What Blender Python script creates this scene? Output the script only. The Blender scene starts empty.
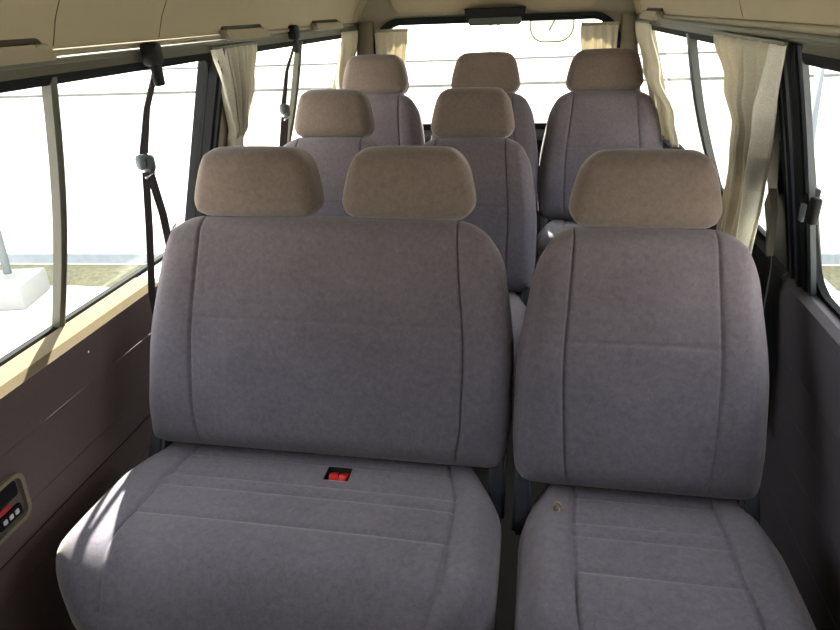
import bpy, bmesh, math, random
from mathutils import Vector, Matrix

# ------------------------------------------------------------------ camera, sky, sun, exposure
scn = bpy.context.scene
COL = scn.collection
CAM_Z = 1.28
YAW, PITCH, ROLL = math.radians(10.906), math.radians(25.411), math.radians(-2.184)
fwd = Vector((-math.sin(YAW)*math.cos(PITCH), math.cos(YAW)*math.cos(PITCH), -math.sin(PITCH)))
rt = fwd.cross(Vector((0, 0, 1))).normalized(); up = rt.cross(fwd)
r2 = rt*math.cos(ROLL)+up*math.sin(ROLL); u2 = -rt*math.sin(ROLL)+up*math.cos(ROLL)
cd = bpy.data.cameras.new('camera'); cam = bpy.data.objects.new('camera', cd); COL.objects.link(cam)
M = Matrix((r2, u2, -fwd)).transposed().to_4x4(); M.translation = (0, 0, CAM_Z)
cam.matrix_world = M
cd.sensor_width = 36; cd.lens = 640/840*36; cd.clip_start = .02; cd.clip_end = 300
scn.camera = cam

w = bpy.data.worlds.new('sky'); scn.world = w; w.use_nodes = True
bg = w.node_tree.nodes['Background']; bg.inputs[0].default_value = (.95, .97, 1.0, 1); bg.inputs[1].default_value = 3.0
SUN_DIR = Vector((.22, -1.25, -1.0)).normalized()
sd = bpy.data.lights.new('sun', 'SUN'); sd.energy = 30; sd.angle = .012; sd.color = (1, .95, .84)
so = bpy.data.objects.new('sun', sd); COL.objects.link(so)
so.rotation_euler = SUN_DIR.to_track_quat('-Z', 'Y').to_euler(); so.location = (-3, 8, 8)
scn.view_settings.view_transform = 'Standard'; scn.view_settings.look = 'None'
scn.view_settings.exposure = 0.52; scn.view_settings.gamma = 1.0; scn.view_settings.use_curve_mapping = False
random.seed(4)

# ------------------------------------------------------------------ materials
def new_mat(name):
    m = bpy.data.materials.new(name); m.use_nodes = True
    nt = m.node_tree; b = nt.nodes['Principled BSDF']
    return m, nt, b
def plain(name, col, rough=.6, metal=0., var=.06, scale=30, bump=0., spec=.4):
    m, nt, b = new_mat(name)
    b.inputs['Roughness'].default_value = rough; b.inputs['Metallic'].default_value = metal
    b.inputs['Specular IOR Level'].default_value = spec
    tc = nt.nodes.new('ShaderNodeTexCoord'); n = nt.nodes.new('ShaderNodeTexNoise')
    n.inputs['Scale'].default_value = scale; n.inputs['Detail'].default_value = 4
    nt.links.new(tc.outputs['Object'], n.inputs['Vector'])
    r = nt.nodes.new('ShaderNodeMapRange'); r.inputs['To Min'].default_value = 1-var; r.inputs['To Max'].default_value = 1+var
    nt.links.new(n.outputs['Fac'], r.inputs['Value'])
    mx = nt.nodes.new('ShaderNodeVectorMath'); mx.operation = 'SCALE'; mx.inputs[0].default_value = col
    nt.links.new(r.outputs[0], mx.inputs['Scale']); nt.links.new(mx.outputs[0], b.inputs['Base Color'])
    if bump:
        bp = nt.nodes.new('ShaderNodeBump'); bp.inputs['Strength'].default_value = bump; bp.inputs['Distance'].default_value = .001
        nt.links.new(n.outputs['Fac'], bp.inputs['Height']); nt.links.new(bp.outputs[0], b.inputs['Normal'])
    return m
def velour(name, ca, cb, sheen=.35, faded=None):
    m, nt, b = new_mat(name)
    b.inputs['Roughness'].default_value = .95; b.inputs['Specular IOR Level'].default_value = .1
    b.inputs['Sheen Weight'].default_value = sheen; b.inputs['Sheen Roughness'].default_value = .45
    b.inputs['Sheen Tint'].default_value = (.9, .82, .8, 1)
    tc = nt.nodes.new('ShaderNodeTexCoord')
    n1 = nt.nodes.new('ShaderNodeTexNoise'); n1.inputs['Scale'].default_value = 95; n1.inputs['Detail'].default_value = 5; n1.inputs['Roughness'].default_value = .7
    n1.inputs['Distortion'].default_value = .6
    n2 = nt.nodes.new('ShaderNodeTexNoise'); n2.inputs['Scale'].default_value = 900; n2.inputs['Detail'].default_value = 2
    n3 = nt.nodes.new('ShaderNodeTexNoise'); n3.inputs['Scale'].default_value = 6; n3.inputs['Detail'].default_value = 3
    for n in (n1, n2, n3): nt.links.new(tc.outputs['Object'], n.inputs['Vector'])
    def math_(op, a, bb):
        q = nt.nodes.new('ShaderNodeMath'); q.operation = op
        for i, v in enumerate((a, bb)):
            if isinstance(v, (int, float)): q.inputs[i].default_value = v
            else: nt.links.new(v, q.inputs[i])
        return q.outputs[0]
    s = math_('ADD', math_('MULTIPLY', n1.outputs['Fac'], .5), math_('MULTIPLY', n3.outputs['Fac'], .3))
    s = math_('ADD', s, math_('MULTIPLY', n2.outputs['Fac'], .2))
    cr = nt.nodes.new('ShaderNodeValToRGB'); cr.color_ramp.elements[0].position = .38; cr.color_ramp.elements[1].position = .62
    cr.color_ramp.elements[0].color = (*ca, 1); cr.color_ramp.elements[1].color = (*cb, 1)
    nt.links.new(s, cr.inputs[0]); nt.links.new(cr.outputs[0], b.inputs['Base Color'])
    if faded:   # dye bleached warm towards the top of the back
        sx = nt.nodes.new('ShaderNodeSeparateXYZ'); nt.links.new(tc.outputs['Object'], sx.inputs[0])
        mr = nt.nodes.new('ShaderNodeMapRange'); mr.interpolation_type = 'SMOOTHSTEP'; mr.inputs['From Min'].default_value = .58; mr.inputs['From Max'].default_value = .86
        nt.links.new(sx.outputs['Z'], mr.inputs['Value'])
        mx = nt.nodes.new('ShaderNodeMix'); mx.data_type = 'RGBA'; mx.blend_type = 'MULTIPLY'; mx.inputs[7].default_value = (*faded, 1)
        nt.links.new(mr.outputs[0], mx.inputs[0]); nt.links.new(cr.outputs[0], mx.inputs[6]); nt.links.new(mx.outputs[2], b.inputs['Base Color'])
    bp = nt.nodes.new('ShaderNodeBump'); bp.inputs['Strength'].default_value = .35; bp.inputs['Distance'].default_value = .0015
    nt.links.new(n2.outputs['Fac'], bp.inputs['Height']); nt.links.new(bp.outputs[0], b.inputs['Normal'])
    return m
def glass_mat(name, tint, gloss=.9):
    m = bpy.data.materials.new(name); m.use_nodes = True; nt = m.node_tree
    nt.nodes.remove(nt.nodes['Principled BSDF']); out = nt.nodes['Material Output']
    t = nt.nodes.new('ShaderNodeBsdfTransparent'); t.inputs[0].default_value = (*tint, 1)
    g = nt.nodes.new('ShaderNodeBsdfGlossy'); g.inputs['Roughness'].default_value = .03
    f = nt.nodes.new('ShaderNodeFresnel'); f.inputs[0].default_value = 1.3
    mx = nt.nodes.new('ShaderNodeMixShader')
    ge = nt.nodes.new('ShaderNodeNewGeometry'); k = nt.nodes.new('ShaderNodeMath'); k.operation = 'SUBTRACT'; k.inputs[0].default_value = 1
    nt.links.new(ge.outputs['Backfacing'], k.inputs[1]); k2 = nt.nodes.new('ShaderNodeMath'); k2.operation = 'MULTIPLY'
    nt.links.new(f.outputs[0], k2.inputs[0]); nt.links.new(k.outputs[0], k2.inputs[1])
    nt.links.new(k2.outputs[0], mx.inputs[0]); nt.links.new(t.outputs[0], mx.inputs[1]); nt.links.new(g.outputs[0], mx.inputs[2])
    nt.links.new(mx.outputs[0], out.inputs['Surface'])
    return m
def cloth_mat(name, col, trans=.4):
    m = bpy.data.materials.new(name); m.use_nodes = True; nt = m.node_tree
    nt.nodes.remove(nt.nodes['Principled BSDF']); out = nt.nodes['Material Output']
    d = nt.nodes.new('ShaderNodeBsdfDiffuse'); t = nt.nodes.new('ShaderNodeBsdfTranslucent')
    tc = nt.nodes.new('ShaderNodeTexCoord'); n = nt.nodes.new('ShaderNodeTexNoise'); n.inputs['Scale'].default_value = 500; n.inputs['Detail'].default_value = 3
    nt.links.new(tc.outputs['Object'], n.inputs['Vector'])
    cr = nt.nodes.new('ShaderNodeValToRGB'); cr.color_ramp.elements[0].position = .35; cr.color_ramp.elements[1].position = .65
    cr.color_ramp.elements[0].color = (*[c*.86 for c in col], 1); cr.color_ramp.elements[1].color = (*[min(1, c*1.08) for c in col], 1)
    nt.links.new(n.outputs['Fac'], cr.inputs[0])
    for s in (d, t): nt.links.new(cr.outputs[0], s.inputs['Color'])
    mx = nt.nodes.new('ShaderNodeMixShader'); mx.inputs[0].default_value = trans
    nt.links.new(d.outputs[0], mx.inputs[1]); nt.links.new(t.outputs[0], mx.inputs[2]); nt.links.new(mx.outputs[0], out.inputs['Surface'])
    return m

MAT = dict(
    seat=velour('mauve_grey_velour', (.088, .080, .102), (.136, .124, .153), .3),
    seatpan=velour('toplit_mauve_grey_velour', (.110, .102, .128), (.172, .158, .194), .4),  # paler copy of the seat velour, light from above painted in
    seatback=velour('mauve_grey_back_velour', (.088, .080, .102), (.136, .124, .153), .3, (1.10, .98, .84)),
    head=velour('brown_grey_velour', (.104, .076, .060), (.152, .114, .091), .5),
    cove=plain('beige_headliner', (.30, .25, .165), .85, var=.05, scale=14, bump=.1, spec=.15),
    rim=plain('pale_beige_trim', (.25, .22, .155), .85, spec=.05),
    grip=plain('beige_plastic', (.24, .205, .14), .6),
    recess=plain('dark_recess', (.05, .042, .03), .8),
    chan=plain('olive_grey_channel', (.10, .095, .065), .6),
    steel=plain('pale_metal_strip', (.15, .14, .11), .7, .0, spec=.1),
    rubber=plain('black_rubber', (.008, .0085, .009), .8, spec=.15),
    frame=plain('dark_window_frame', (.035, .035, .03), .4),
    sash=plain('bronze_grey_sash', (.055, .05, .033), .5),
    panel=plain('mauve_brown_vinyl', (.135, .100, .098), .7, var=.1, scale=120, bump=.25),
    panel_r=plain('grey_vinyl', (.095, .085, .10), .7, var=.1, scale=120, bump=.25),
    sill=plain('tan_sill_vinyl', (.150, .118, .072), .8, spec=.1),
    strip=plain('grey_door_strip', (.035, .04, .045), .45),
    floor=plain('dark_floor_vinyl', (.03, .027, .026), .8, var=.2),
    black=plain('black_plastic', (.006, .006, .006), .6, spec=.15),
    bluep=plain('blue_black_plastic', (.02, .024, .034), .35),
    web=plain('black_webbing', (.028, .022, .022), .75, var=.15, scale=400, bump=.3),
    greyp=plain('grey_plastic', (.075, .085, .095), .5),
    metal=plain('dark_metal', (.05, .05, .055), .45, .6),
    chrome=plain('bright_metal', (.7, .7, .7), .2, 1.),
    brass=plain('brass_ring', (.6, .45, .2), .3, 1.),
    red=plain('red_plastic', (.55, .015, .02), .4),
    white=plain('white_marking', (.75, .75, .75), .5),
    lens=plain('smoked_lens', (.045, .05, .038), .3, spec=.2),
    curtain=cloth_mat('cream_curtain', (.60, .55, .44), .4),
    curtainw=cloth_mat('lit_fold_and_tie_cloth', (.92, .89, .80), .55),  # whiter curtain cloth with light painted in for lit folds; also the tie band
    glass=glass_mat('window_glass', (.97, .985, .97)),
    concrete=plain('pale_concrete', (.72, .70, .66), .9, var=.06, scale=2),
    fence=plain('white_fence_panel', (.88, .88, .88), .5, var=.02, scale=2),
    fencej=plain('grey_fence_joint', (.10, .105, .10), .6, var=.6, scale=25),
    fenceb=plain('grey_fence_foot', (.30, .33, .36), .6, var=.25, scale=14),
    grass=plain('dry_grass', (.17, .16, .10), .95, var=.7, scale=25, bump=.6),
    hill=plain('hazy_hill_green', (.62, .68, .50), .95, var=.2, scale=.6),
    block=plain('concrete_block', (.30, .30, .29), .9, var=.1, scale=8),
    strut=plain('galvanised_strut', (.15, .17, .18), .5, .1),
    carpaint=plain('white_car_paint', (.75, .75, .74), .3),
)

# ------------------------------------------------------------------ helpers
def link(name, me, mat, parent=None, smooth=True, loc=None):
    o = bpy.data.objects.new(name, me); COL.objects.link(o)
    for mm in (mat if isinstance(mat, (list, tuple)) else [mat]): me.materials.append(MAT[mm])
    if smooth: me.polygons.foreach_set('use_smooth', [True]*len(me.polygons))
    if parent: o.parent = parent
    if loc: o.location = loc
    return o
def from_bm(name, bm, mat, parent=None, smooth=True, autos=None, loc=None):
    bmesh.ops.recalc_face_normals(bm, faces=bm.faces)
    if autos is not None:
        for e in bm.edges:
            if len(e.link_faces) == 2 and e.calc_face_angle(0) > math.radians(autos): e.smooth = False
    me = bpy.data.meshes.new(name); bm.to_mesh(me); bm.free()
    return link(name, me, mat, parent, smooth, loc)
def empty(name, loc, rz=0.):
    o = bpy.data.objects.new(name, None); COL.objects.link(o); o.location = loc; o.rotation_euler = (0, 0, rz)
    o.empty_display_size = .05
    return o
def tag(o, label, cat, group=None):
    o['label'] = label; o['category'] = cat
    if group: o['group'] = group
    return o
def struct(o):
    o['kind'] = 'structure'; return o
def add_box(bm, c, s, rot=None, bev=0.):
    r = bmesh.ops.create_cube(bm, size=1); vs = r['verts']
    mt = Matrix.Translation(c) @ (rot.to_4x4() if rot else Matrix.Identity(4)) @ Matrix.Diagonal((*s, 1))
    bmesh.ops.transform(bm, matrix=mt, verts=vs)
    if bev:
        es = list({e for v in vs for e in v.link_edges})
        bmesh.ops.bevel(bm, geom=es, offset=bev, segments=2, profile=.5, affect='EDGES')
def add_prism(bm, poly, fn):
    """poly: closed 2D outline; fn(p, k) -> 3D for k = 0, 1"""
    a = [bm.verts.new(fn(p, 0)) for p in poly]; b = [bm.verts.new(fn(p, 1)) for p in poly]
    n = len(poly)
    for i in range(n): bm.faces.new((a[i], a[(i+1) % n], b[(i+1) % n], b[i]))
    bm.faces.new(a[::-1]); bm.faces.new(b)
def extrude_y(bm, poly, y0, y1): add_prism(bm, poly, lambda p, k: (p[0], (y0, y1)[k], p[1]))
def add_tube(bm, pts, r, n=10, flat=1.):
    pts = [Vector(p) for p in pts]; rings = []
    rs = r if isinstance(r, (list, tuple)) else [r]*len(pts)
    for i, p in enumerate(pts):
        d = (pts[min(i+1, len(pts)-1)]-pts[max(i-1, 0)]).normalized()
        a = d.cross(Vector((0, 0, 1)))
        if a.length < .05: a = d.cross(Vector((1, 0, 0)))
        a.normalize(); b = d.cross(a)
        rings.append([bm.verts.new(p+rs[i]*(math.cos(t)*a+math.sin(t)*b*flat)) for t in [2*math.pi*k/n for k in range(n)]])
    for i in range(len(rings)-1):
        for k in range(n): bm.faces.new((rings[i][k], rings[i][(k+1) % n], rings[i+1][(k+1) % n], rings[i+1][k]))
    bm.faces.new(rings[0][::-1]); bm.faces.new(rings[-1])
def rrect(x0, x1, z0, z1, r, n=8):
    """rounded rectangle outline; r = one radius or (bl, br, tr, tl)"""
    if not isinstance(r, (list, tuple)): r = (r,)*4
    out = []
    for (cx, cz, a0, rr) in ((x0+r[0], z0+r[0], math.pi, r[0]), (x1-r[1], z0+r[1], 1.5*math.pi, r[1]),
                             (x1-r[2], z1-r[2], 0, r[2]), (x0+r[3], z1-r[3], .5*math.pi, r[3])):
        for k in range(n+1):
            t = a0+.5*math.pi*k/n; out.append((cx+rr*math.cos(t), cz+rr*math.sin(t)))
    return out
def ring_mesh(bm, outer, inner, fn):
    """fn(p, k) -> 3D; a ring plate between outlines of equal length, two depths"""
    n = len(outer)
    V = [[bm.verts.new(fn(p, k)) for p in o] for k in (0, 1) for o in (outer, inner)]
    o0, i0, o1, i1 = V
    for i in range(n):
        j = (i+1) % n
        bm.faces.new((o0[i], o0[j], i0[j], i0[i])); bm.faces.new((o1[i], i1[i], i1[j], o1[j]))
        bm.faces.new((o0[i], o1[i], o1[j], o0[j])); bm.faces.new((i0[i], i0[j], i1[j], i1[i]))
def ribbon(bm, pts, wdir, width, th=.0016):
    """flat strap along pts, widened along wdir"""
    pts = [Vector(p) for p in pts]; rows = []
    ws = width if isinstance(width, (list, tuple)) else [width]*len(pts)
    wds = wdir if isinstance(wdir, list) else [wdir]*len(pts)
    for i, p in enumerate(pts):
        d = (pts[min(i+1, len(pts)-1)]-pts[max(i-1, 0)]).normalized()
        a = Vector(wds[i]); a = (a-d*a.dot(d)).normalized(); nn = d.cross(a)
        rows.append([bm.verts.new(p+sa*a*ws[i]/2+sn*nn*th/2) for sa, sn in ((-1, -1), (1, -1), (1, 1), (-1, 1))])
    for i in range(len(rows)-1):
        for k in range(4): bm.faces.new((rows[i][k], rows[i][(k+1) % 4], rows[i+1][(k+1) % 4], rows[i+1][k]))
    bm.faces.new(rows[0][::-1]); bm.faces.new(rows[-1])

# ------------------------------------------------------------------ the soft rounded cushion shape
def coords(lo, hi, r, step, extra=()):
    s = set()
    for k in range(7):
        t = r*(1-math.cos(k/6*math.pi/2)); t = r*k/6
        s.add(round(lo+t, 5)); s.add(round(hi-t, 5))
    n = max(1, int((hi-lo-2*r)/step))
    for k in range(n+1): s.add(round(lo+r+(hi-lo-2*r)*k/n, 5))
    for e in extra:
        for d in (-.012, -.007, -.0035, 0, .0035, .007, .012):
            if lo < e+d < hi: s.add(round(e+d, 5))
    s = sorted(s); out = [s[0]]
    for v in s[1:]:
        if v-out[-1] > .0012: out.append(v)
    return out
def soft(name, W, L, T, r, corner, mapf, mat, parent, shape=None, su=(), sv=(), step=.016, mfun=None):
    """u in [-W/2,W/2], v in [0,L], w in [-T/2,T/2]; corner=(bl,br,tr,tl) plan radii; mapf(u,v,w)->xyz; front face is w=+T/2"""
    U = coords(-W/2, W/2, r, step, su); V = coords(0, L, r, step, sv); Wc = coords(-T/2, T/2, min(r, T*.49), .02)
    hd = (W/2, L/2, T/2); bl, br, tr, tl = corner
    bm = bmesh.new(); cache = {}
    def vert(i, j, k):
        key = (i, j, k)
        if key in cache: return cache[key]
        p = [U[i], V[j]-L/2, Wc[k]]; u0, v0 = U[i], V[j]
        rr = (r, r, min(r, T*.499))
        q = [max(-hd[a]+rr[a], min(hd[a]-rr[a], p[a])) for a in range(3)]
        d = [(p[a]-q[a])/rr[a] for a in range(3)]; m = max(abs(x) for x in d)
        mp = max(abs(d[0]), abs(d[1])); ln = math.sqrt(mp*mp+d[2]*d[2])
        if ln > 1e-9:
            kk = 1/ln if mp > 1e-9 else 0
            p = [q[0]+rr[0]*d[0]*kk, q[1]+rr[1]*d[1]*kk, q[2]+rr[2]*d[2]/ln]
        u, v, ww = p
        for (sx, sy, R) in ((-1, -1, bl), (1, -1, br), (1, 1, tr), (-1, 1, tl)):
            if R <= 0: continue
            s = (sx*u-(hd[0]-R))/R; t = (sy*v-(hd[1]-R))/R
            if s > 0 and t > 0:
                s2 = s*math.sqrt(max(0, 1-t*t/2)); t2 = t*math.sqrt(max(0, 1-s*s/2))
                u = sx*(hd[0]-R+s2*R); v = sy*(hd[1]-R+t2*R)
        v += L/2
        if shape: u, v, ww = shape(u, v, ww, u0, v0)
        cache[key] = bm.verts.new(mapf(u, v, ww)); return cache[key]
    nu, nv, nw = len(U)-1, len(V)-1, len(Wc)-1
    def quad(a, b, c, d, mi=0):
        try:
            f = bm.faces.new((vert(*a), vert(*b), vert(*c), vert(*d))); f.material_index = mi
        except ValueError: pass
    for i in range(nu):
        for j in range(nv):
            mi = mfun((U[i]+U[i+1])/2, (V[j]+V[j+1])/2) if mfun else 0
            quad((i, j, nw), (i+1, j, nw), (i+1, j+1, nw), (i, j+1, nw), mi)
            quad((i, j, 0), (i, j+1, 0), (i+1, j+1, 0), (i+1, j, 0))
    for i in range(nu):
        for k in range(nw):
            quad((i, 0, k), (i+1, 0, k), (i+1, 0, k+1), (i, 0, k+1)); quad((i, nv, k), (i, nv, k+1), (i+1, nv, k+1), (i+1, nv, k))
    for j in range(nv):
        for k in range(nw):
            quad((0, j, k), (0, j, k+1), (0, j+1, k+1), (0, j+1, k)); quad((nu, j, k), (nu, j+1, k), (nu, j+1, k+1), (nu, j, k+1))
    return from_bm(name, bm, mat, parent)
def g(d, s): return math.exp(-(d/s)**2)
def sstep(a, b, x):
    t = max(0, min(1, (x-a)/(b-a))); return t*t*(3-2*t)

# ------------------------------------------------------------------ outside
bm = bmesh.new(); add_box(bm, (0, 0, -.65), (80, 80, .1)); struct(from_bm('ground', bm, 'concrete', None, False))
bm = bmesh.new()
N = 60
for i in range(N+1):
    x = -12+24*i/N
    for y, z in ((4.42+.08*x+random.uniform(-.05, .05), -.598), (4.6+.08*x, -.57+random.uniform(0, .03)), (4.86+.08*x, -.585)):
        bm.verts.new((x, y, z))
bm.verts.ensure_lookup_table()
for i in range(N):
    for k in range(2):
        a = i*3+k; bm.faces.new([bm.verts[q] for q in (a, a+3, a+4, a+1)])
o = from_bm('grass_strip', bm, 'grass'); tag(o, 'strip of dry grass along the foot of the white fence outside', 'grass'); o['kind'] = 'stuff'
# white panel fence
FY = lambda x: 4.95+.08*x
FA = math.atan(.08)
fr = empty('panel_fence', (0, 4.95, -.6), FA); tag(fr, 'long white sheet-panel fence behind the van, seen through the windows', 'fence')
def fence_part(name, z0, z1, y0, y1, mat, x0=-12, x1=12):
    bm = bmesh.new(); add_box(bm, ((x0+x1)/2, (y0+y1)/2, (z0+z1)/2+.6), (x1-x0, y1-y0, z1-z0)); return from_bm(name, bm, mat, fr, False)
fence_part('fence_foot', -.6, -.52, -.02, .03, 'fenceb')
fence_part('fence_panel', -.52, .772, 0, .03, 'fence')
fence_part('fence_rail', .772, .79, -.015, .03, 'fencej')
fence_part('fence_panel', .79, .945, 0, .03, 'fence')
fence_part('fence_rail', .945, .957, -.01, .03, 'fencej')
fence_part('fence_panel', .957, .985, 0, .03, 'fence')
for x in (-5.4, -2.4, .6, 3.6):
    bm = bmesh.new(); add_box(bm, (x, .07, .8), (.06, .06, 1.6)); from_bm('fence_post', bm, 'fence', fr, False)
# hill and shrub beyond the fence
bm = bmesh.new(); nx, ny = 60, 8
for i in range(nx+1):
    for j in range(ny+1):
        x = -55+110*i/nx; y = 26+14*j/ny
        h = (1.0+.4*math.sin(x*.13)+.25*math.sin(x*.31+1))*math.sin(math.pi/2*j/ny)*1.3-.6
        bm.verts.new((x, y, h))
bm.verts.ensure_lookup_table()
for i in range(nx):
    for j in range(ny):
        a = i*(ny+1)+j; bm.faces.new([bm.verts[q] for q in (a, a+ny+1, a+ny+2, a+1)])
struct(from_bm('hill', bm, 'hill'))
pr = empty('utility_pole', (-.62, 9.0, -.6)); tag(pr, 'pale twin-pipe pole standing beyond the fence behind the rear window', 'pole')
for dx in (-.05, .05):
    bm = bmesh.new(); add_tube(bm, [(dx, 0, 0), (dx, 0, 3.2)], .022); from_bm('pole_pipe', bm, 'strut', pr)
# struts with weights
def brace(x, y, bx, tx, ty, tz, label_b, label_s):
    if label_b:
        bm = bmesh.new(); add_box(bm, (0, 0, .09), (.34, .42, .18), Matrix.Rotation(.25, 3, 'Z'), .015)
        o = from_bm('concrete_block', bm, 'block', None, True, 30, (x, y, -.6)); tag(o, label_b, 'block')
    bm = bmesh.new(); add_tube(bm, [(0, 0, 0), (tx-x, ty-y, tz+.42)], .028)
    if not label_b: add_tube(bm, [(0, 0, 0), (-.045, -.16, -.215)], .028)
    o = from_bm('brace_pipe', bm, 'strut', None, True, None, (x, y, -.385)); tag(o, label_s, 'pipe', 'fence braces')
brace(-3.86, 3.84, 0, -4.40, 4.50, 1.0, 'concrete weight block on the ground outside the front left window', 'slanting grey brace pipe rising from the block outside the front left window')
brace(1.535, 3.89, 0, 1.82, 5.02, 1.20, None, 'slanting pale brace pipe outside the right-hand door window')

# ------------------------------------------------------------------ van shell
CX = -.215
def mir(poly): return [(2*CX-x, z) for x, z in poly]
Y0, Y1 = -.95, 3.02
GT, GBL, GBR = (-.812, 1.205), (-.955, .722), (-.935, .795)      # glass line top, left bottom, right bottom (before mirroring)
# roof + coves
cove_in = [(-.215, 1.50), (-.45, 1.49), (-.60, 1.455), (-.69, 1.405), (-.745, 1.345), (-.778, 1.29), (-.795, 1.248), (-.80, 1.236)]
cove_out = [(-.85, 1.236), (-.85, 1.26), (-.82, 1.36), (-.74, 1.46), (-.60, 1.52), (-.215, 1.56)]
bm = bmesh.new(); extrude_y(bm, cove_in[0:5]+cove_out[2:], Y0, Y1); extrude_y(bm, mir(cove_in[0:5]+cove_out[2:]), Y0, Y1)
bmesh.ops.remove_doubles(bm, verts=bm.verts, dist=1e-5)
struct(from_bm('ceiling', bm, 'cove', None, True, 40))
def lean(z, side):
    gb = GBL if side < 0 else GBR
    x = gb[0]+(GT[0]-gb[0])*(z-gb[1])/(GT[1]-gb[1])
    return x if side < 0 else 2*CX-x
for side, nm in ((-1, 'left'), (1, 'right')):
    f = (lambda p: p) if side < 0 else mir
    root = struct(empty('wall_'+nm, (CX+side*.7, 1, 0)))
    def P(name, poly, y0, y1, mat, autos=25):
        bm = bmesh.new(); extrude_y(bm, [(x-CX-side*.7, z) for x, z in poly], y0-1, y1-1)
        return from_bm(name, bm, mat, root, True, autos)
    P('upper_panel', f(cove_in[4:]+cove_out[:3]), Y0, Y1, 'cove')
    gb = GBL if side < 0 else GBR
    # lower wall: sill, bulging trim panel, outer skin
    zs = gb[1]
    if side < 0:
        prof = [(-.945, zs-.012), (-.915, zs-.012), (-.900, zs-.022), (-.896, zs-.05), (-.905, .56), (-.918, .40), (-.925, .2), (-.925, 0), (-1.02, 0), (-1.02, zs-.1), (-.985, zs-.012)]
        pm = 'panel'
    else:
        prof = [(-.945, zs-.012), (-.93, zs-.012), (-.918, zs-.022), (-.918, zs-.06), (-.945, .58), (-.965, .40), (-.975, .2), (-.975, 0), (-1.06, 0), (-1.04, zs-.1), (-.985, zs-.012)]
        pm = 'panel_r'
    P('outer_panel', f([(x-.005 if i > 6 else x-.03, z-.002 if z > .02 else z) for i, (x, z) in enumerate(prof)]), Y0, Y1, 'carpaint')
    door = P('lower_panel', f(prof[:8]+[(-.99, 0), (-.985, zs-.03)]), -.4, 1.30, pm)
    P('lower_panel', f([(x-.02, z-.01) for x, z in prof[:8]]+[(-1.0, 0), (-.995, zs-.04)]), 1.30, Y1, pm if side < 0 else 'black')
    if side < 0:
        P('sill_strip', [(-.952, zs-.004), (-.922, zs-.004), (-.905, zs-.008), (-.895, zs-.022), (-.90, zs-.026), (-.952, zs-.03)], -.4, 1.30, 'sill')
    # long raised ribs in the trim panel (pressed lines)
    for zz in ((.60, .47, .40, .33, .22) if side < 0 else (.62, .52, .42, .30, .18)):
        xs = [p for p in prof[2:8]]
        for (xa, za), (xb, zb) in zip(xs, xs[1:]):
            if zb <= zz <= za:
                x = xa+(xb-xa)*(zz-za)/(zb-za+1e-9)
                P('pressed_line', f([(x+.0005, zz-.0015), (x+.0005, zz+.0015), (x-.004, zz+.004), (x-.004, zz-.004)]), -.3, 1.27, pm)
    for yj in ((1.02, 1.345, 2.87) if side < 0 else (1.40, 2.80)):
        cv = cove_in[1:7]
        P('panel_joint', f([(x+.0006, z) for x, z in cv]+[(x-.004, z+.001) for x, z in cv[::-1]]), yj, yj+.0022, 'recess')
    # top rail: pale lip, olive channel, pale line, black seal
    P('top_rail', f([(-.792, 1.244), (-.790, 1.237), (-.80, 1.232), (-.83, 1.236), (-.83, 1.244)]), Y0, Y1, 'rim')
    P('top_rail', f([(-.800, 1.233), (-.798, 1.222), (-.806, 1.220), (-.806, 1.205), (-.84, 1.203), (-.84, 1.234)]), Y0, Y1, 'chan')
    P('curtain_track', f([(-.799, 1.2225), (-.799, 1.2195), (-.806, 1.2195), (-.806, 1.2225)]), Y0, Y1-.1, 'steel')
    P('top_seal', f([(-.808, 1.206), (-.809, 1.198), (-.815, 1.188), (-.85, 1.188), (-.85, 1.206)]), Y0, Y1, 'rubber')
    zb = gb[1]
    def pillar(name, y0, y1, mat, din=.0, dout=.04, yb=0., zt=1.215):
        """leaning pillar between rail and sill; yb shifts its foot towards the rear"""
        n = 7; bm = bmesh.new()
        for k in range(2): pass
        rows = []
        for i in range(n):
            z = zb-.01+(zt-zb+.01)*i/(n-1); x = lean(z, side)-side*din; xo = lean(z, side)+side*dout; sh = yb*(1-i/(n-1))**1.5
            rows.append([bm.verts.new((q[0]-CX-side*.7, q[1]-1, z)) for q in ((x, y0+sh), (x, y1+sh), (xo, y1+sh), (xo, y0+sh))])
        for a, b in zip(rows, rows[1:]):
            for k in range(4): bm.faces.new((a[k], a[(k+1) % 4], b[(k+1) % 4], b[k]))
        bm.faces.new(rows[0][::-1]); bm.faces.new(rows[-1])
        return from_bm(name, bm, mat, root, True, 25)
    if side < 0:
        pillar('pillar', 1.665, 1.80, 'rim', .012)
        pillar('pillar_seal', 1.615, 1.665, 'rubber', .016); pillar('pillar_seal', 1.632, 1.642, 'greyp', .019)
        pillar('pillar', -.30, .26, 'frame', .02)  # unseen cab pillar, widened to cut light from the cab
        pillar('pillar', 2.90, 3.02, 'rim', .01)
    else:
        pillar('pillar', 1.19, 1.36, 'frame', .005, .03, yb=.03)
        for k, (a, b, dn, mt) in enumerate(((1.083, 1.10, .006, 'strip'), (1.10, 1.125, .010, 'rubber'), (1.125, 1.14, .015, 'bluep'), (1.14, 1.165, .009, 'rubber'), (1.165, 1.175, .013, 'bluep'), (1.175, 1.21, .007, 'rubber'))):
            pillar('pillar_seal', a+.018, b+.018, mt, dn, .003, yb=.075)
        pillar('pillar', -.30, .26, 'frame', .02)  # unseen cab pillar, made wide to hold back cab light
        pillar('pillar', 2.86, 3.02, 'rim', .01)
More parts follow.
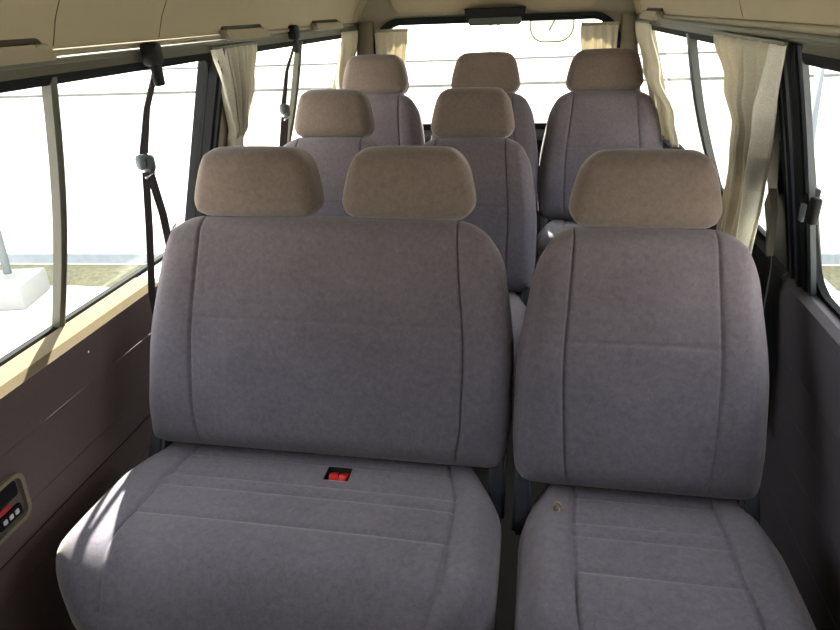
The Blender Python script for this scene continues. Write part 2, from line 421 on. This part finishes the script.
# windows: glass follows the leaning plane
def window(n, side, y0, y1, dividers=(), r=.05):
    root = struct(empty('window_%d' % n, (lean(.96, side), (y0+y1)/2, .96)))
    ox, oy, oz = root.location
    zb = (GBL if side < 0 else GBR)[1]-.005
    bm = bmesh.new(); add_prism(bm, [(y0, zb), (y1, zb), (y1, 1.2), (y0, 1.2)], lambda p, k: (lean(p[1], side)+side*(.018+.004*k)-ox, p[0]-oy, p[1]-oz))
    pane = from_bm('pane', bm, 'glass', root, False)
    o_ = rrect(y0-.02, y1+.02, zb-.02, 1.215, .03); i_ = rrect(y0+.006, y1-.006, zb+.001, 1.194, r)
    bm = bmesh.new(); ring_mesh(bm, o_, i_, lambda p, k: (lean(p[1], side)+side*.008+side*.014*k-ox, p[0]-oy, p[1]-oz))
    from_bm('window_seal', bm, 'rubber', root, True, 25)
    for (yd, yb, wd) in dividers:
        bm = bmesh.new(); m = 8; rows = []
        for i in range(m):
            z = zb+(1.2-zb)*i/(m-1); x = lean(z, side); bow = .012*math.sin(math.pi*i/(m-1))
            yy = yb+(yd-yb)*i/(m-1)
            rows.append([bm.verts.new((x+side*(a-bow)-ox, yy+b-oy, z-oz)) for a, b in ((-.006, -wd/2+.003), (-.008, 0), (-.006, wd/2-.003), (-.002, wd/2), (.016, wd/2), (.016, -wd/2), (-.002, -wd/2))])
        for a, b in zip(rows, rows[1:]):
            for k in range(7): bm.faces.new((a[k], a[(k+1) % 7], b[(k+1) % 7], b[k]))
        bm.faces.new(rows[0][::-1]); bm.faces.new(rows[-1])
        from_bm('sash_bar', bm, 'sash' if side < 0 else 'frame', root, True, 35)
    return root
window(1, -1, .26, 1.62, ((1.022, 1.037, .016),))
window(2, -1, 1.80, 2.90, ((2.26, 2.28, .02),))
window(3, 1, .26, 1.20)
window(4, 1, 1.36, 2.86, ((1.965, 1.93, .03),))
window(5, -1, -.85, -.30); window(6, 1, -.85, -.30)  # unseen cab windows, narrowed to cut light on the seat fronts
# floor
bm = bmesh.new(); add_box(bm, (CX, 1.03, -.03), (1.62, 3.96, .06)); struct(from_bm('floor', bm, 'floor', None, False))
# unseen front bulkhead and header, added to cut light from the windscreen opening
wf = struct(empty('wall_front_unseen', (CX, -.95, 0)))
bm = bmesh.new(); add_box(bm, (0, -.02, .49), (1.62, .06, .98)); add_box(bm, (0, .14, .90), (1.5, .38, .14), None, .03); from_bm('unseen_dashboard', bm, 'panel_r', wf, True, 30)
bm = bmesh.new(); add_box(bm, (0, -.02, 1.41), (1.3, .06, .28)); from_bm('unseen_windscreen_header', bm, 'cove', wf, True, 30)
# rear wall
rw = struct(empty('wall_rear', (CX, 3.0, 0)))
def R(name, outline, y0, y1, mat, autos=30):
    bm = bmesh.new(); add_prism(bm, [(x-CX, z) for x, z in outline], lambda p, k: (p[0], (y0, y1)[k]-3, p[1])); return from_bm(name, bm, mat, rw, True, autos)
RX0, RX1, RZ0, RZ1 = -.705, .285, .80, 1.225
bm = bmesh.new()
ring_mesh(bm, [((max(lean(z, -1)-.02, min(lean(z, 1)+.02, x)) if z > .75 else x)-CX, z) for x, z in rrect(-.99, .56, 0.0, 1.52, .10, 10)], [(x-CX, z) for x, z in rrect(RX0, RX1, RZ0, RZ1, (.05, .05, .09, .09), 10)], lambda p, k: (p[0], -.01+.06*k, p[1]))
from_bm('tailgate_panel', bm, 'rim', rw, True, 30)
bm = bmesh.new()
ring_mesh(bm, [(x-CX, z) for x, z in rrect(RX0-.03, RX1+.03, RZ0-.03, RZ1+.028, (.06, .06, .12, .12), 10)], [(x-CX, z) for x, z in rrect(RX0, RX1, RZ0+.012, RZ1, (.05, .05, .09, .09), 10)], lambda p, k: (p[0], -.03+.05*k, p[1]))
from_bm('window_seal', bm, 'rubber', rw, True, 30)
R('header_panel', rrect(-.645, .215, 1.272, 1.46, .045, 8), 2.972, 2.995, 'cove')
bm = bmesh.new(); ring_mesh(bm, [(x-CX, z) for x, z in rrect(-.650, .220, 1.267, 1.465, .05, 8)], [(x-CX, z) for x, z in rrect(-.643, .213, 1.274, 1.458, .043, 8)], lambda p, k: (p[0], -.031+.02*k, p[1]))
from_bm('header_lip', bm, 'grip', rw, True, 30)
R('lower_trim', [(-.93, 0), (.50, 0), (.50, .74), (-.93, .74)], 2.95, 2.99, 'black')
R('lower_trim', [(-.80, .74), (.37, .74), (.37, .785), (-.80, .785)], 2.955, 2.985, 'greyp')
for s, (a, b) in ((-1, (-.80, -.735)), (1, (.315, .37))):
    R('corner_post', [(a, .78), (b, .78), (b, 1.24), (a, 1.24)], 2.965, 2.99, 'rim')
w7 = struct(empty('window_7', (CX, 3.03, 1.0)))
bm = bmesh.new(); add_prism(bm, rrect(RX0-.01-CX, RX1+.01-CX, RZ0-1.01, RZ1-.99, .05), lambda p, k: (p[0], .004*k, p[1])); from_bm('pane', bm, 'glass', w7, False)
# brake light on the header
bl = empty('brake_light', (-.200, 2.97, 1.236)); tag(bl, 'black high-mounted brake light box above the rear window', 'lamp')
bm = bmesh.new(); extr = [(-.118, .008), (.118, .008), (.124, .046), (-.126, .046)]
add_prism(bm, extr, lambda p, k: (p[0], -.075+.08*k, p[1])); bmesh.ops.bevel(bm, geom=bm.edges[:], offset=.003, segments=2, affect='EDGES'); from_bm('housing', bm, 'black', bl, True, 40)
bm = bmesh.new(); add_prism(bm, rrect(-.108, .108, -.020, .008, .012), lambda p, k: (p[0]+.0, -.07+.06*k, p[1])); from_bm('lamp_lens', bm, 'lens', bl, True, 40)
# under mirror outside
um = empty('rear_mirror', (.037, 3.36, 1.25)); tag(um, 'oval parking mirror hanging outside the top of the rear window', 'mirror')
bm = bmesh.new(); o_ = rrect(-.104, .104, -.128, .0, (.07, .07, .04, .04), 8); i_ = rrect(-.097, .097, -.121, -.007, (.063, .063, .033, .033), 8)
ring_mesh(bm, o_, i_, lambda p, k: (p[0], -.02+.03*k, p[1])); from_bm('mirror_rim', bm, 'chan', um, True, 30)
bm = bmesh.new(); add_prism(bm, i_, lambda p, k: (p[0], -.008+.004*k, p[1])); from_bm('mirror_reflection', bm, 'fence', um, True, 30)  # white face colour paints in the mirror's bright reflection
bm = bmesh.new(); add_tube(bm, [(0, .0, -.07), (.0, .03, -.02), (.0, -.05, .04), (.0, -.27, .06)], .008); from_bm('mirror_arm', bm, 'chan', um)
bm = bmesh.new(); add_tube(bm, [(-.012, -.014, -.075), (.012, -.014, -.03)], .004); from_bm('mirror_clip', bm, 'chan', um)

# ------------------------------------------------------------------ assist grips
def grip(y0, y1, side, label, z=1.243):
    L = y1-y0; xw = lambda zz: None
    rt_ = empty('assist_grip', ((-.79 if side < 0 else .36), (y0+y1)/2, z)); tag(rt_, label, 'grab handle', 'grab handles above the windows')
    sx = -side
    bm = bmesh.new(); extr = rrect(-L/2, L/2, -.014, .010, .009, 4)
    add_prism(bm, extr, lambda p, k: (sx*(.022-.012*k)-sx*p[1]*.4, p[0], p[1])); bmesh.ops.bevel(bm, geom=[e for e in bm.edges if e.calc_face_angle(0) > 1], offset=.003, segments=2, affect='EDGES')
    h = from_bm('handle', bm, 'grip', rt_, True, 50)
    bm = bmesh.new(); add_prism(bm, rrect(-L/2+.012, L/2-.002, -.002, .019, .008, 4), lambda p, k: (sx*(.002+.010*k)-sx*p[1]*.55, p[0], p[1])); from_bm('grip_recess', bm, 'recess', rt_, True, 50)
    for s in (-1, 1):
        bm = bmesh.new(); add_box(bm, (sx*.006, s*(L/2-.02), 0), (.03, .03, .022), None, .004); from_bm('grip_mount', bm, 'grip', rt_, True, 50)
grip(.62, .985, -1, 'beige grab handle above the front left window, nearest one'); grip(1.62, 1.88, -1, 'beige grab handle above the left curtain, middle of the left wall')
grip(2.32, 2.63, -1, 'small beige grab handle near the rear left corner above the window'); grip(2.28, 2.62, 1, 'beige grab handle above the right side window near the rear')

# ------------------------------------------------------------------ curtains
def curtain(name, sections, folds, amp, label, axis='y', nz=36, mat='curtain', lit=0, tie=None, band=None):
    """sections: list of (z, a0, a1, off) ; a along the wall, off = offset of the middle plane"""
    root = empty(name, (0, 0, 0)); tag(root, label, 'curtain', None)
    nf = folds*12
    def lerp_sec(z):
        for (z0, *A), (z1, *B) in zip(sections, sections[1:]):
            if z1 <= z <= z0:
                t = (z0-z)/(z0-z1); t = t*t*(3-2*t)
                return [a+(b-a)*t for a, b in zip(A, B)]
        return sections[-1][1:]
    zt, zb = sections[0][0], sections[-1][0]
    m_y = sum(s[1]+s[2] for s in sections)/2/len(sections); m_x = sum(s[3] for s in sections)/len(sections)
    loc = (m_x, m_y, zb) if axis == 'y' else (m_y, m_x, zb); root.location = loc
    def build(nm, u0, u1, mt, dx=0):
        bm = bmesh.new(); rows = []
        n = max(8, int(nf*(u1-u0)))
        rnd = [random.uniform(-.25, .25) for _ in range(folds+2)]
        for i in range(nz+1):
            z = zt+(zb-zt)*i/nz; a0, a1, off = lerp_sec(z); row = []
            for k in range(n+1):
                u = u0+(u1-u0)*k/n
                ph = u*folds*2*math.pi+.5*math.sin(u*5+z*2.)
                wgt = .55+.45*math.sin(u*11+1.3)
                am = amp*(.45+.55*min(1, i/6))*(.6+.4*wgt)
                d = am*math.sin(ph)+am*.35*math.sin(ph*.37+z*9)
                a = a0+(a1-a0)*u+.2*am*math.cos(ph*.5+z*8)
                q = (off+d+dx, a, z) if axis == 'y' else (a, off+d+dx, z)
                row.append(bm.verts.new(tuple(q[c]-loc[c] for c in range(3))))
            rows.append(row)
        for r0, r1 in zip(rows, rows[1:]):
            for k in range(n): bm.faces.new((r0[k], r0[k+1], r1[k+1], r1[k]))
        o = from_bm(nm, bm, mt, root)
        s = o.modifiers.new('thick', 'SOLIDIFY'); s.thickness = .0012
        return o
    if lit:
        build('drape', 0 if lit > 0 else -lit, 1-lit if lit > 0 else 1, mat)
        build('lit_fold_edge', 1-lit if lit > 0 else 0, 1 if lit > 0 else -lit, 'curtainw')  # lit fold of the drape, its brightness put into a whiter cloth
    else: build('drape', 0, 1, mat)
    # header tape with hooks
    a0, a1, off = lerp_sec(zt)
    bm = bmesh.new()
    if axis == 'y': add_box(bm, (off-loc[0], (a0+a1)/2-loc[1], zt-loc[2]+.002), (.006, a1-a0, .006))
    else: add_box(bm, ((a0+a1)/2-loc[0], off-loc[1], zt-loc[2]+.002), (a1-a0, .012, .012))
    from_bm('header_tape', bm, 'chan' if axis == 'y' else 'grip', root, False)
    if band:
        a0, a1, off = lerp_sec(band)
        bm = bmesh.new(); cx, cy = (off-loc[0], (a0+a1)/2-loc[1])
        n = 20; ra, rb = amp*1.25, (a1-a0)/2+.006
        if True:
            rings = []
            for zz in (-.012, .012):
                rings.append([bm.verts.new((cx+ra*math.cos(t), cy+rb*math.sin(t), band-loc[2]+zz+.25*rb*math.sin(t))) for t in [2*math.pi*k/n for k in range(n)]])
            for k in range(n): bm.faces.new((rings[0][k], rings[0][(k+1) % n], rings[1][(k+1) % n], rings[1][k]))
        from_bm('tie_band', bm, 'curtainw', root)
    return root
curtain('curtain', [(1.214, 1.125, 1.59, .360), (1.13, 1.175, 1.47, .372), (1.04, 1.25, 1.44, .398), (.93, 1.34, 1.50, .425), (.79, 1.42, 1.60, .448), (.58, 1.46, 1.64, .465)], 7, .016,
        'wide gathered cream curtain between the right-hand windows', lit=-.16)
curtain('curtain', [(1.212, 1.57, 1.84, -.795), (1.12, 1.63, 1.82, -.81), (1.0, 1.70, 1.80, -.835), (.965, 1.715, 1.775, -.85), (.90, 1.70, 1.78, -.86), (.72, 1.70, 1.80, -.88)], 7, .012,
        'cream curtain tied back between the two left-hand windows', lit=-.3, band=.965)
curtain('curtain', [(1.214, 2.68, 2.93, -.79), (1.0, 2.73, 2.92, -.84), (.80, 2.76, 2.92, -.90)], 6, .011, 'cream curtain at the rear end of the left side window')
curtain('curtain', [(1.214, 2.46, 2.84, .352), (1.05, 2.46, 2.82, .395), (.90, 2.48, 2.78, .462), (.80, 2.48, 2.76, .488)], 8, .010, 'long cream curtain at the rear end of the right side window')
curtain('curtain', [(1.205, -.72, -.575, 2.955), (1.0, -.72, -.60, 2.955), (.82, -.72, -.61, 2.955)], 4, .010, 'short cream curtain on the left edge of the rear window', axis='x')
curtain('curtain', [(1.205, .15, .30, 2.955), (1.0, .17, .30, 2.955), (.82, .18, .30, 2.955)], 4, .010, 'short cream curtain on the right edge of the rear window', axis='x')

# ------------------------------------------------------------------ seats
def back_map(y0, z0, th):
    c, s = math.cos(th), math.sin(th)
    # v runs up along the reclined back, w towards the sitter (-y)
    return lambda u, v, ww: (u, y0+v*s-ww*c, z0+v*c+ww*s)
def make_seat(W, heads, wing, horiz, bench=False, prefix='seat', lift=0., depth=.47, cw=None, cdx=0., wingr=None, cwing=None, skl=0., skr=0., Lb=.485, detail=True, th=.42, HH=.142):
    """origin: on the floor under the front face of the back's foot; x = centre"""
    root = empty(prefix, (0, 0, 0)); T = .13
    cw = cw or W+.03; wr = wingr or wing
    step = .016 if detail else .028
    sl, sr = -W/2+wing, W/2-wr
    z0 = .445+lift; TH = th
    bmap = back_map(T/2*math.cos(TH), z0-T/2*math.sin(TH)*0, TH)
    def bshape(u, v, ww, u0, v0):
        f = sstep(-T*.2, T*.45, ww)
        un = u/(W/2)
        # side bolsters stand forward, middle slightly crowned, belly at lumbar
        e = min(1, max(0, (W/2-abs(u))/.12))
        inside = (u0 > sl) and (u0 < sr)
        d = .016*(1-abs(un)**3)*math.sin(math.pi*min(1, max(0, v/Lb)))**.6
        bol = .012*(g(u0-(sl-wing*.45), wing*.4)+g(u0-(sr+wr*.45), wr*.4))*sstep(.02, .12, v)*sstep(Lb, Lb-.13, v)
        gr = .0055*(g(u0-sl, .0029)+g(u0-sr, .0029))*sstep(0, .02, v0)
        if inside: gr += .0022*g(v0-horiz, .0036)
        ww += f*(d+bol-gr)
        # gentle waist: narrower at foot, broad mid
        sc = 1-.03*sstep(.10, 0, v)-(.032/(W/2))*sstep(Lb*.4, Lb, v)
        u *= sc
        if un < 0: u += skl*(1-v/Lb-.4)*(-un)*(1-un*un)*2.6
        else: u -= skr*(1-v/Lb-.4)*un*(1-un*un)*2.6
        # top edge slightly bowed
        v += .008*(1-un*un)*sstep(Lb-.12, Lb, v)
        return u, v, ww
    back = soft('backrest', W, Lb, T, .045, (.035, .035, .10, .10), bmap, 'seatback', root, bshape, (sl, sr), (horiz,), step)
    # headrests
    for hx in heads:
        HW, HT = .272, .105
        hb = back_map(T/2*math.cos(TH)+(Lb+.012)*math.sin(TH)-.004, z0+(Lb+.012)*math.cos(TH), .20)
        def hshape(u, v, ww, u0, v0):
            t = v/HH; un = u/(HW/2)
            u *= 1-.15*sstep(.15, 1., t)-.02*sstep(.3, 0, t)
            v += -.004*un*un*sstep(.6, 1, t)+.005*(1-un*un)*sstep(.4, 0, t)*-1
            ww += .010*(1-un*un)*(4*t*(1-t))*(1 if ww > 0 else .3)
            ww -= .012*t
            return u, v, ww
        h = soft('headrest', HW, HH, HT, .034, (.036, .036, .050, .050), lambda u, v, ww: hb(u+hx, v, ww), 'head', root, hshape, (), (), .014 if detail else .022)
        for s in (-1, 1):
            bm = bmesh.new(); a = hb(hx+s*.055, .03, 0); b = bmap(hx+s*.055, Lb-.06, 0); add_tube(bm, [a, b], .006)
            from_bm('post', bm, 'chrome', h)
            bm = bmesh.new(); c0 = Vector(bmap(hx+s*.055, Lb+.014, 0)); c1 = Vector(bmap(hx+s*.055, Lb-.02, 0)); add_tube(bm, [c1, c0, c0+(c0-c1)*.1], [.018, .020, .014], 14)
            from_bm('post_guide', bm, 'black', h)
    # cushion: u = x, v from front to rear, w up
    CT = .15; zc = .43+lift-CT/2; yr = .10
    cl, cr_ = -cw/2+wing+.01, cw/2-(cwing or wr+.01)
    slot = (.046, .094, depth-.127, depth-.088) if bench else None
    v1, v2, v3 = depth-.148, depth-.182, depth-.268
    slx = .0
    def cshape(u, v, ww, u0, v0):
        f = sstep(-CT*.2, CT*.45, ww); t = v/depth
        un = u/(cw/2)
        gr = .0055*(g(u0-cl, .0045)+g(u0-cr_, .0045))
        if cl < u0 < cr_:
            gr += .0035*(g(v0-v1, .0045)+g(v0-v2, .0045))+.0045*g(v0-v3, .0045)+.005*g(v0-(depth-.078), .005)
            gr += -.006*g(v0-(v3-.05), .05)
        crown = .012*(1-un**4)+.010*g(u0-(cl-wing*.5), wing*.4)+.010*g(u0-(cr_+wr*.5), wr*.4)
        ww += f*(crown-gr)
        ww += f*(.012*sstep(.9, .3, t)-.062*sstep(.26, .0, t)**1.5)
        if slot and slot[0] < u0 < slot[1] and slot[2] < v0 < slot[3] and f > .5: ww -= .035
        # seams flare outward to the front; narrow heel at the rear
        k = 1-.13*sstep(.62, 1, t)*abs(un)**1.0
        u = u*k
        u *= 1-.06*sstep(.25, 0, t)
        return u, v, ww
    ex_v = (v1, v2, v3, depth-.078)
    if slot: ex_v += (slot[2]+.002, slot[3]-.002)
    ex_u = (cl, cr_)+((slot[0]+.002, slot[1]-.002) if slot else ())
    mf = (lambda u, v: 1 if (slot and slot[0]-.003 < u < slot[1]+.003 and slot[2]-.003 < v < slot[3]+.003) else 0)
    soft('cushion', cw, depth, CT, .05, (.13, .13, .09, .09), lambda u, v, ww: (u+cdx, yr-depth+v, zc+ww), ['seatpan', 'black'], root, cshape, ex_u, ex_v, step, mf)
    if bench:
        ys = yr-depth+(slot[2]+slot[3])/2
        for dx, rz in ((.060, .2), (.081, -.25)):
            bm = bmesh.new(); add_box(bm, (0, 0, 0), (.019, .026, .032), Matrix.Rotation(rz, 3, 'Z') @ Matrix.Rotation(-.5, 3, 'X'), .004)
            b_ = from_bm('belt_buckle', bm, 'red', root, True, 50, (dx+cdx, ys-.002, zc+CT/2-.004))
            bm = bmesh.new(); add_box(bm, (0, .004, -.022), (.026, .034, .02), Matrix.Rotation(rz, 3, 'Z'), .004); from_bm('buckle_body', bm, 'black', b_, True, 50)
    # metal base under the cushion
    bm = bmesh.new(); add_box(bm, (cdx, yr-depth*.5, zc-CT/2-.03), (cw-.10, depth-.12, .05), None, .006); from_bm('seat_frame', bm, 'metal', root, True, 40)
    zl = zc-CT/2-.05
    for sx in (-1, 1):
        for yy in (yr-depth+.11, yr-.09):
            bm = bmesh.new(); add_box(bm, (cdx+sx*(cw/2-.09), yy, (zl)/2), (.035, .05, zl), None, .004); from_bm('leg', bm, 'metal', root, True, 40)
    # recliner covers at the hinge
    for sx in (-1, 1):
        bm = bmesh.new(); pts = [(-.055, -.07), (.045, -.075), (.075, -.02), (.085, .05), (.055, .085), (.02, .075), (-.03, .0)]
        add_prism(bm, pts, lambda p, k: (sx*(W/2-.040+.034*k), p[0]+.035, p[1]+z0-.01)); bmesh.ops.bevel(bm, geom=bm.edges[:], offset=.007, segments=3, affect='EDGES')
        from_bm('recliner_cover', bm, 'bluep', root, True, 50)
    return root
def copy_tree(o, parent=None):
    c = o.copy(); COL.objects.link(c)
    if parent: c.parent = parent
    for ch in list(o.children): copy_tree(ch, c)
    return c
# unseen cab seat backs, added to block light on the lower seats
for hx in (-.64, -.215, .21):
    mp_ = back_map(0, .40, .22)
    o = soft('unseen_cab_seat_back', .50, .60, .13, .045, (.035, .035, .10, .10), mp_, 'seat', None, None, (), (), .03)
    o.location = (hx-CX, .95-.20, 0); o.parent = wf
    h = soft('headrest', .27, .15, .10, .034, (.036, .036, .05, .05), lambda u, v, ww: mp_(u, v+.61, ww), 'head', o, None, (), (), .03)
# foot of the back lies this far ahead of the headrest
TH = .42
bench = make_seat(.778, (-.160, .164), .112, .276, True, 'bench_seat', 0, .450, .802, -.020, .095, .088, .030, .004)
bench.location = (-.418, .985, 0)
tag(bench, 'two-person mauve-grey velour bench with two headrests, front left beside the wall', 'bench seat')
single = make_seat(.452, (-.004,), .083, .276, False, 'passenger_seat', 0, .46, .455, .022, .092, .10, .026, .012)
single.location = (.201, .955, 0)
tag(single, 'single mauve-grey velour seat in the front row on the right, nearest single seat', 'seat')
far = make_seat(.440, (.0,), .09, .262, False, 'passenger_seat', 0, .46, .44, 0., detail=False, HH=.156)
far.location = (-.688, 1.895, 0); G2 = 'seats in the middle row'; G3 = 'seats in the rear row'
tag(far, 'left seat of the middle row, directly behind the left end of the front bench', 'seat', G2)
s = copy_tree(far); s.location = (-.214, 1.875, 0); tag(s, 'right seat of the middle row, seen past the right end of the front bench', 'seat', G2)
rear = make_seat(.436, (.0,), .09, .262, False, 'passenger_seat', .077, .34, .436, 0., detail=False, HH=.153)
rear.location = (-.666, 2.425, 0); tag(rear, 'rear row seat in the left corner beside the window curtain', 'seat', G3)
s = copy_tree(rear); s.location = (-.216, 2.405, 0); tag(s, 'middle seat of the rear row in front of the rear window', 'seat', G3)
s = copy_tree(rear); s.location = (.236, 2.42, 0); s.scale = (1.06, 1, 1); tag(s, 'rear row seat on the right beside the long curtain', 'seat', G3)

# ------------------------------------------------------------------ seat belts on the left wall
def belt(x, y, zt, zg, label, tail, sc=1.):
    root = empty('seat_belt', (x, y, zt)); tag(root, label, 'seat belt', 'seat belts hanging on the left windows')
    xg = -.872
    L = lambda p: (p[0]-x, p[1]-y, p[2]-zt)
    bm = bmesh.new(); add_box(bm, (.012, 0, .006), (.03, .045, .045), None, .010); add_box(bm, (.016, 0, -.03), (.014, .028, .05), None, .005)
    from_bm('upper_anchor', bm, 'black', root, True, 45)
    bm = bmesh.new(); ribbon(bm, [L(p) for p in ((x+.010, y, zt-.03), (x-.028, y+.006, (zt+zg)/2), (xg+.01, y+.035, zg))], [(0, 1, 0), (.3, 1, 0), (.5, .8, 0)], [.020, .016, .020], .003)
    from_bm('webbing', bm, 'web', root, False)
    bm = bmesh.new(); add_box(bm, L((xg+.012, y+.042, zg-.022)), (.028, .034, .046), Matrix.Rotation(.4, 3, 'Z'), .012)
    gd = from_bm('belt_guide', bm, 'greyp', root, True, 50)
    bm = bmesh.new(); add_box(bm, L((xg+.010, y+.018, zg-.016)), (.022, .016, .034), Matrix.Rotation(.4, 3, 'Z'), .009); from_bm('guide_cap', bm, 'greyp', gd, True, 50)
    bm = bmesh.new(); add_tube(bm, [L((xg+.012, y+.020, zg-.052)), L((xg+.012, y+.04, zg-.048)), L((xg+.012, y+.06, zg-.047))], .003); from_bm('guide_slot', bm, 'chrome', gd)
    for k, pts in enumerate(tail):
        bm = bmesh.new(); ribbon(bm, [L(p) for p in pts], [(.5, .85, 0)]*len(pts), .017 if k == 0 else .019); from_bm('webbing', bm, 'web', root, False)
    return root
b1 = belt(-.785, 1.272, 1.214, 1.015, 'black seat belt hanging in the front left window beside the bench', [
    [(-.862, 1.300, .975), (-.868, 1.275, .85), (-.882, 1.25, .70), (-.882, 1.24, .50)],
    [(-.862, 1.315, .975), (-.858, 1.325, .87), (-.855, 1.32, .79), (-.862, 1.30, .70), (-.87, 1.26, .5)]])
bm = bmesh.new(); add_box(bm, (0, 0, 0), (.008, .03, .045), Matrix.Rotation(.5, 3, 'X'), .003); add_tube(bm, [(0, .0, .02), (.0, .018, .045), (0, .03, .05)], .004)
from_bm('belt_tongue', bm, 'chrome', b1, True, 50, (-.846+.785, 1.318-1.272, .79-1.214))
belt(-.798, 2.13, 1.225, 1.01, 'black seat belt hanging in the rear left window behind the curtain', [
    [(-.872, 2.17, .965), (-.888, 2.155, .86), (-.915, 2.13, .76), (-.93, 2.12, .72)],
    [(-.868, 2.19, .965), (-.885, 2.18, .86), (-.912, 2.15, .76), (-.928, 2.14, .72)]])
# belt on the right pillar behind the front single seat
rb = empty('seat_belt', (.46, 1.27, .93)); tag(rb, 'grey seat belt with pale anchor plate on the dark right-hand pillar', 'seat belt')
bm = bmesh.new(); ribbon(bm, [(-.03, .01, .12), (-.01, .02, 0), (.01, .03, -.15), (.02, .03, -.5)], [(.3, 1, 0)]*4, .045); from_bm('webbing', bm, 'greyp', rb, False)
bm = bmesh.new(); add_prism(bm, [(-.02, .0), (.0, .035), (.022, .0), (.0, -.035), (-.015, -.09), (-.02, -.09)], lambda p, k: (-.02-.012*k-.1*p[1], p[0]-.005, p[1]-.005)); from_bm('anchor_plate', bm, 'steel', rb, True, 40)

# ------------------------------------------------------------------ latch on the right door window
lt = empty('window_latch', (.448, 1.125, .962)); tag(lt, 'small black sliding catch on the rear edge of the right door window', 'latch')
bm = bmesh.new(); add_box(bm, (0, -.012, 0), (.014, .022, .044), None, .004); from_bm('latch_grip', bm, 'black', lt, True, 50)
bm = bmesh.new(); add_box(bm, (.004, .022, .008), (.02, .03, .045), None, .005); from_bm('latch_base', bm, 'black', lt, True, 50)
bm = bmesh.new(); add_box(bm, (-.010, .006, -.008), (.006, .014, .03), None, .002); from_bm('latch_plate', bm, 'greyp', lt, True, 50)

# ------------------------------------------------------------------ control panel in the left trim
cp = empty('control_panel', (-.905, .735, .505)); tag(cp, 'small framed switch panel with red and white marks, set in the left wall trim', 'switch panel')
fx = lambda p, k: ((.004-.016*k)+p[1]*.09, p[0], p[1])
bm = bmesh.new(); ring_mesh(bm, rrect(-.09, .05, -.052, .052, .022), rrect(-.082, .042, -.044, .044, .016), fx); from_bm('bezel', bm, 'grip', cp, True, 30)
bm = bmesh.new(); add_prism(bm, rrect(-.083, .043, -.045, .045, .016), lambda p, k: (-.006-.006*k+p[1]*.09, p[0], p[1])); from_bm('face_plate', bm, 'greyp', cp, True, 30)
bm = bmesh.new(); add_prism(bm, rrect(-.06, .034, .006, .038, .006), lambda p, k: (-.001-.006*k+p[1]*.09, p[0], p[1])); from_bm('vent_slot', bm, 'black', cp, True, 30)
bm = bmesh.new(); add_prism(bm, rrect(-.05, .012, -.008, .002, .003), lambda p, k: (-.001-.006*k+p[1]*.09, p[0], p[1])); from_bm('red_mark', bm, 'red', cp, True, 30)
bm = bmesh.new(); add_prism(bm, rrect(-.022, .032, -.036, -.012, .004), lambda p, k: (.0-.006*k+p[1]*.09, p[0], p[1])); lb = from_bm('switch_button', bm, 'black', cp, True, 30)
for i in range(3):
    bm = bmesh.new(); a = -.013+i*.014; add_prism(bm, rrect(a, a+.009, -.029, -.019, .002), lambda p, k: (.0012-.002*k+p[1]*.09, p[0], p[1])); from_bm('white_mark', bm, 'white', lb, True, 30)
# small screw on the sill
bm = bmesh.new(); add_tube(bm, [(0, 0, 0), (.004, 0, 0)], .004); o = from_bm('trim_screw', bm, 'chrome', None, True, None, (-.897, 1.02, .668)); tag(o, 'tiny bright screw head on the left trim below the window bar', 'screw')
# brass ring at the heel of the single seat
bm = bmesh.new(); n = 20; add_tube(bm, [(.006*math.cos(2*math.pi*k/n), .003*math.sin(2*math.pi*k/n), .009*math.sin(2*math.pi*k/n)) for k in range(n+1)], .0018, 6)
o = from_bm('pull_ring', bm, 'brass', None, True, None, (.062, .925, .456)); tag(o, 'small brass ring at the heel of the front single seat', 'ring')
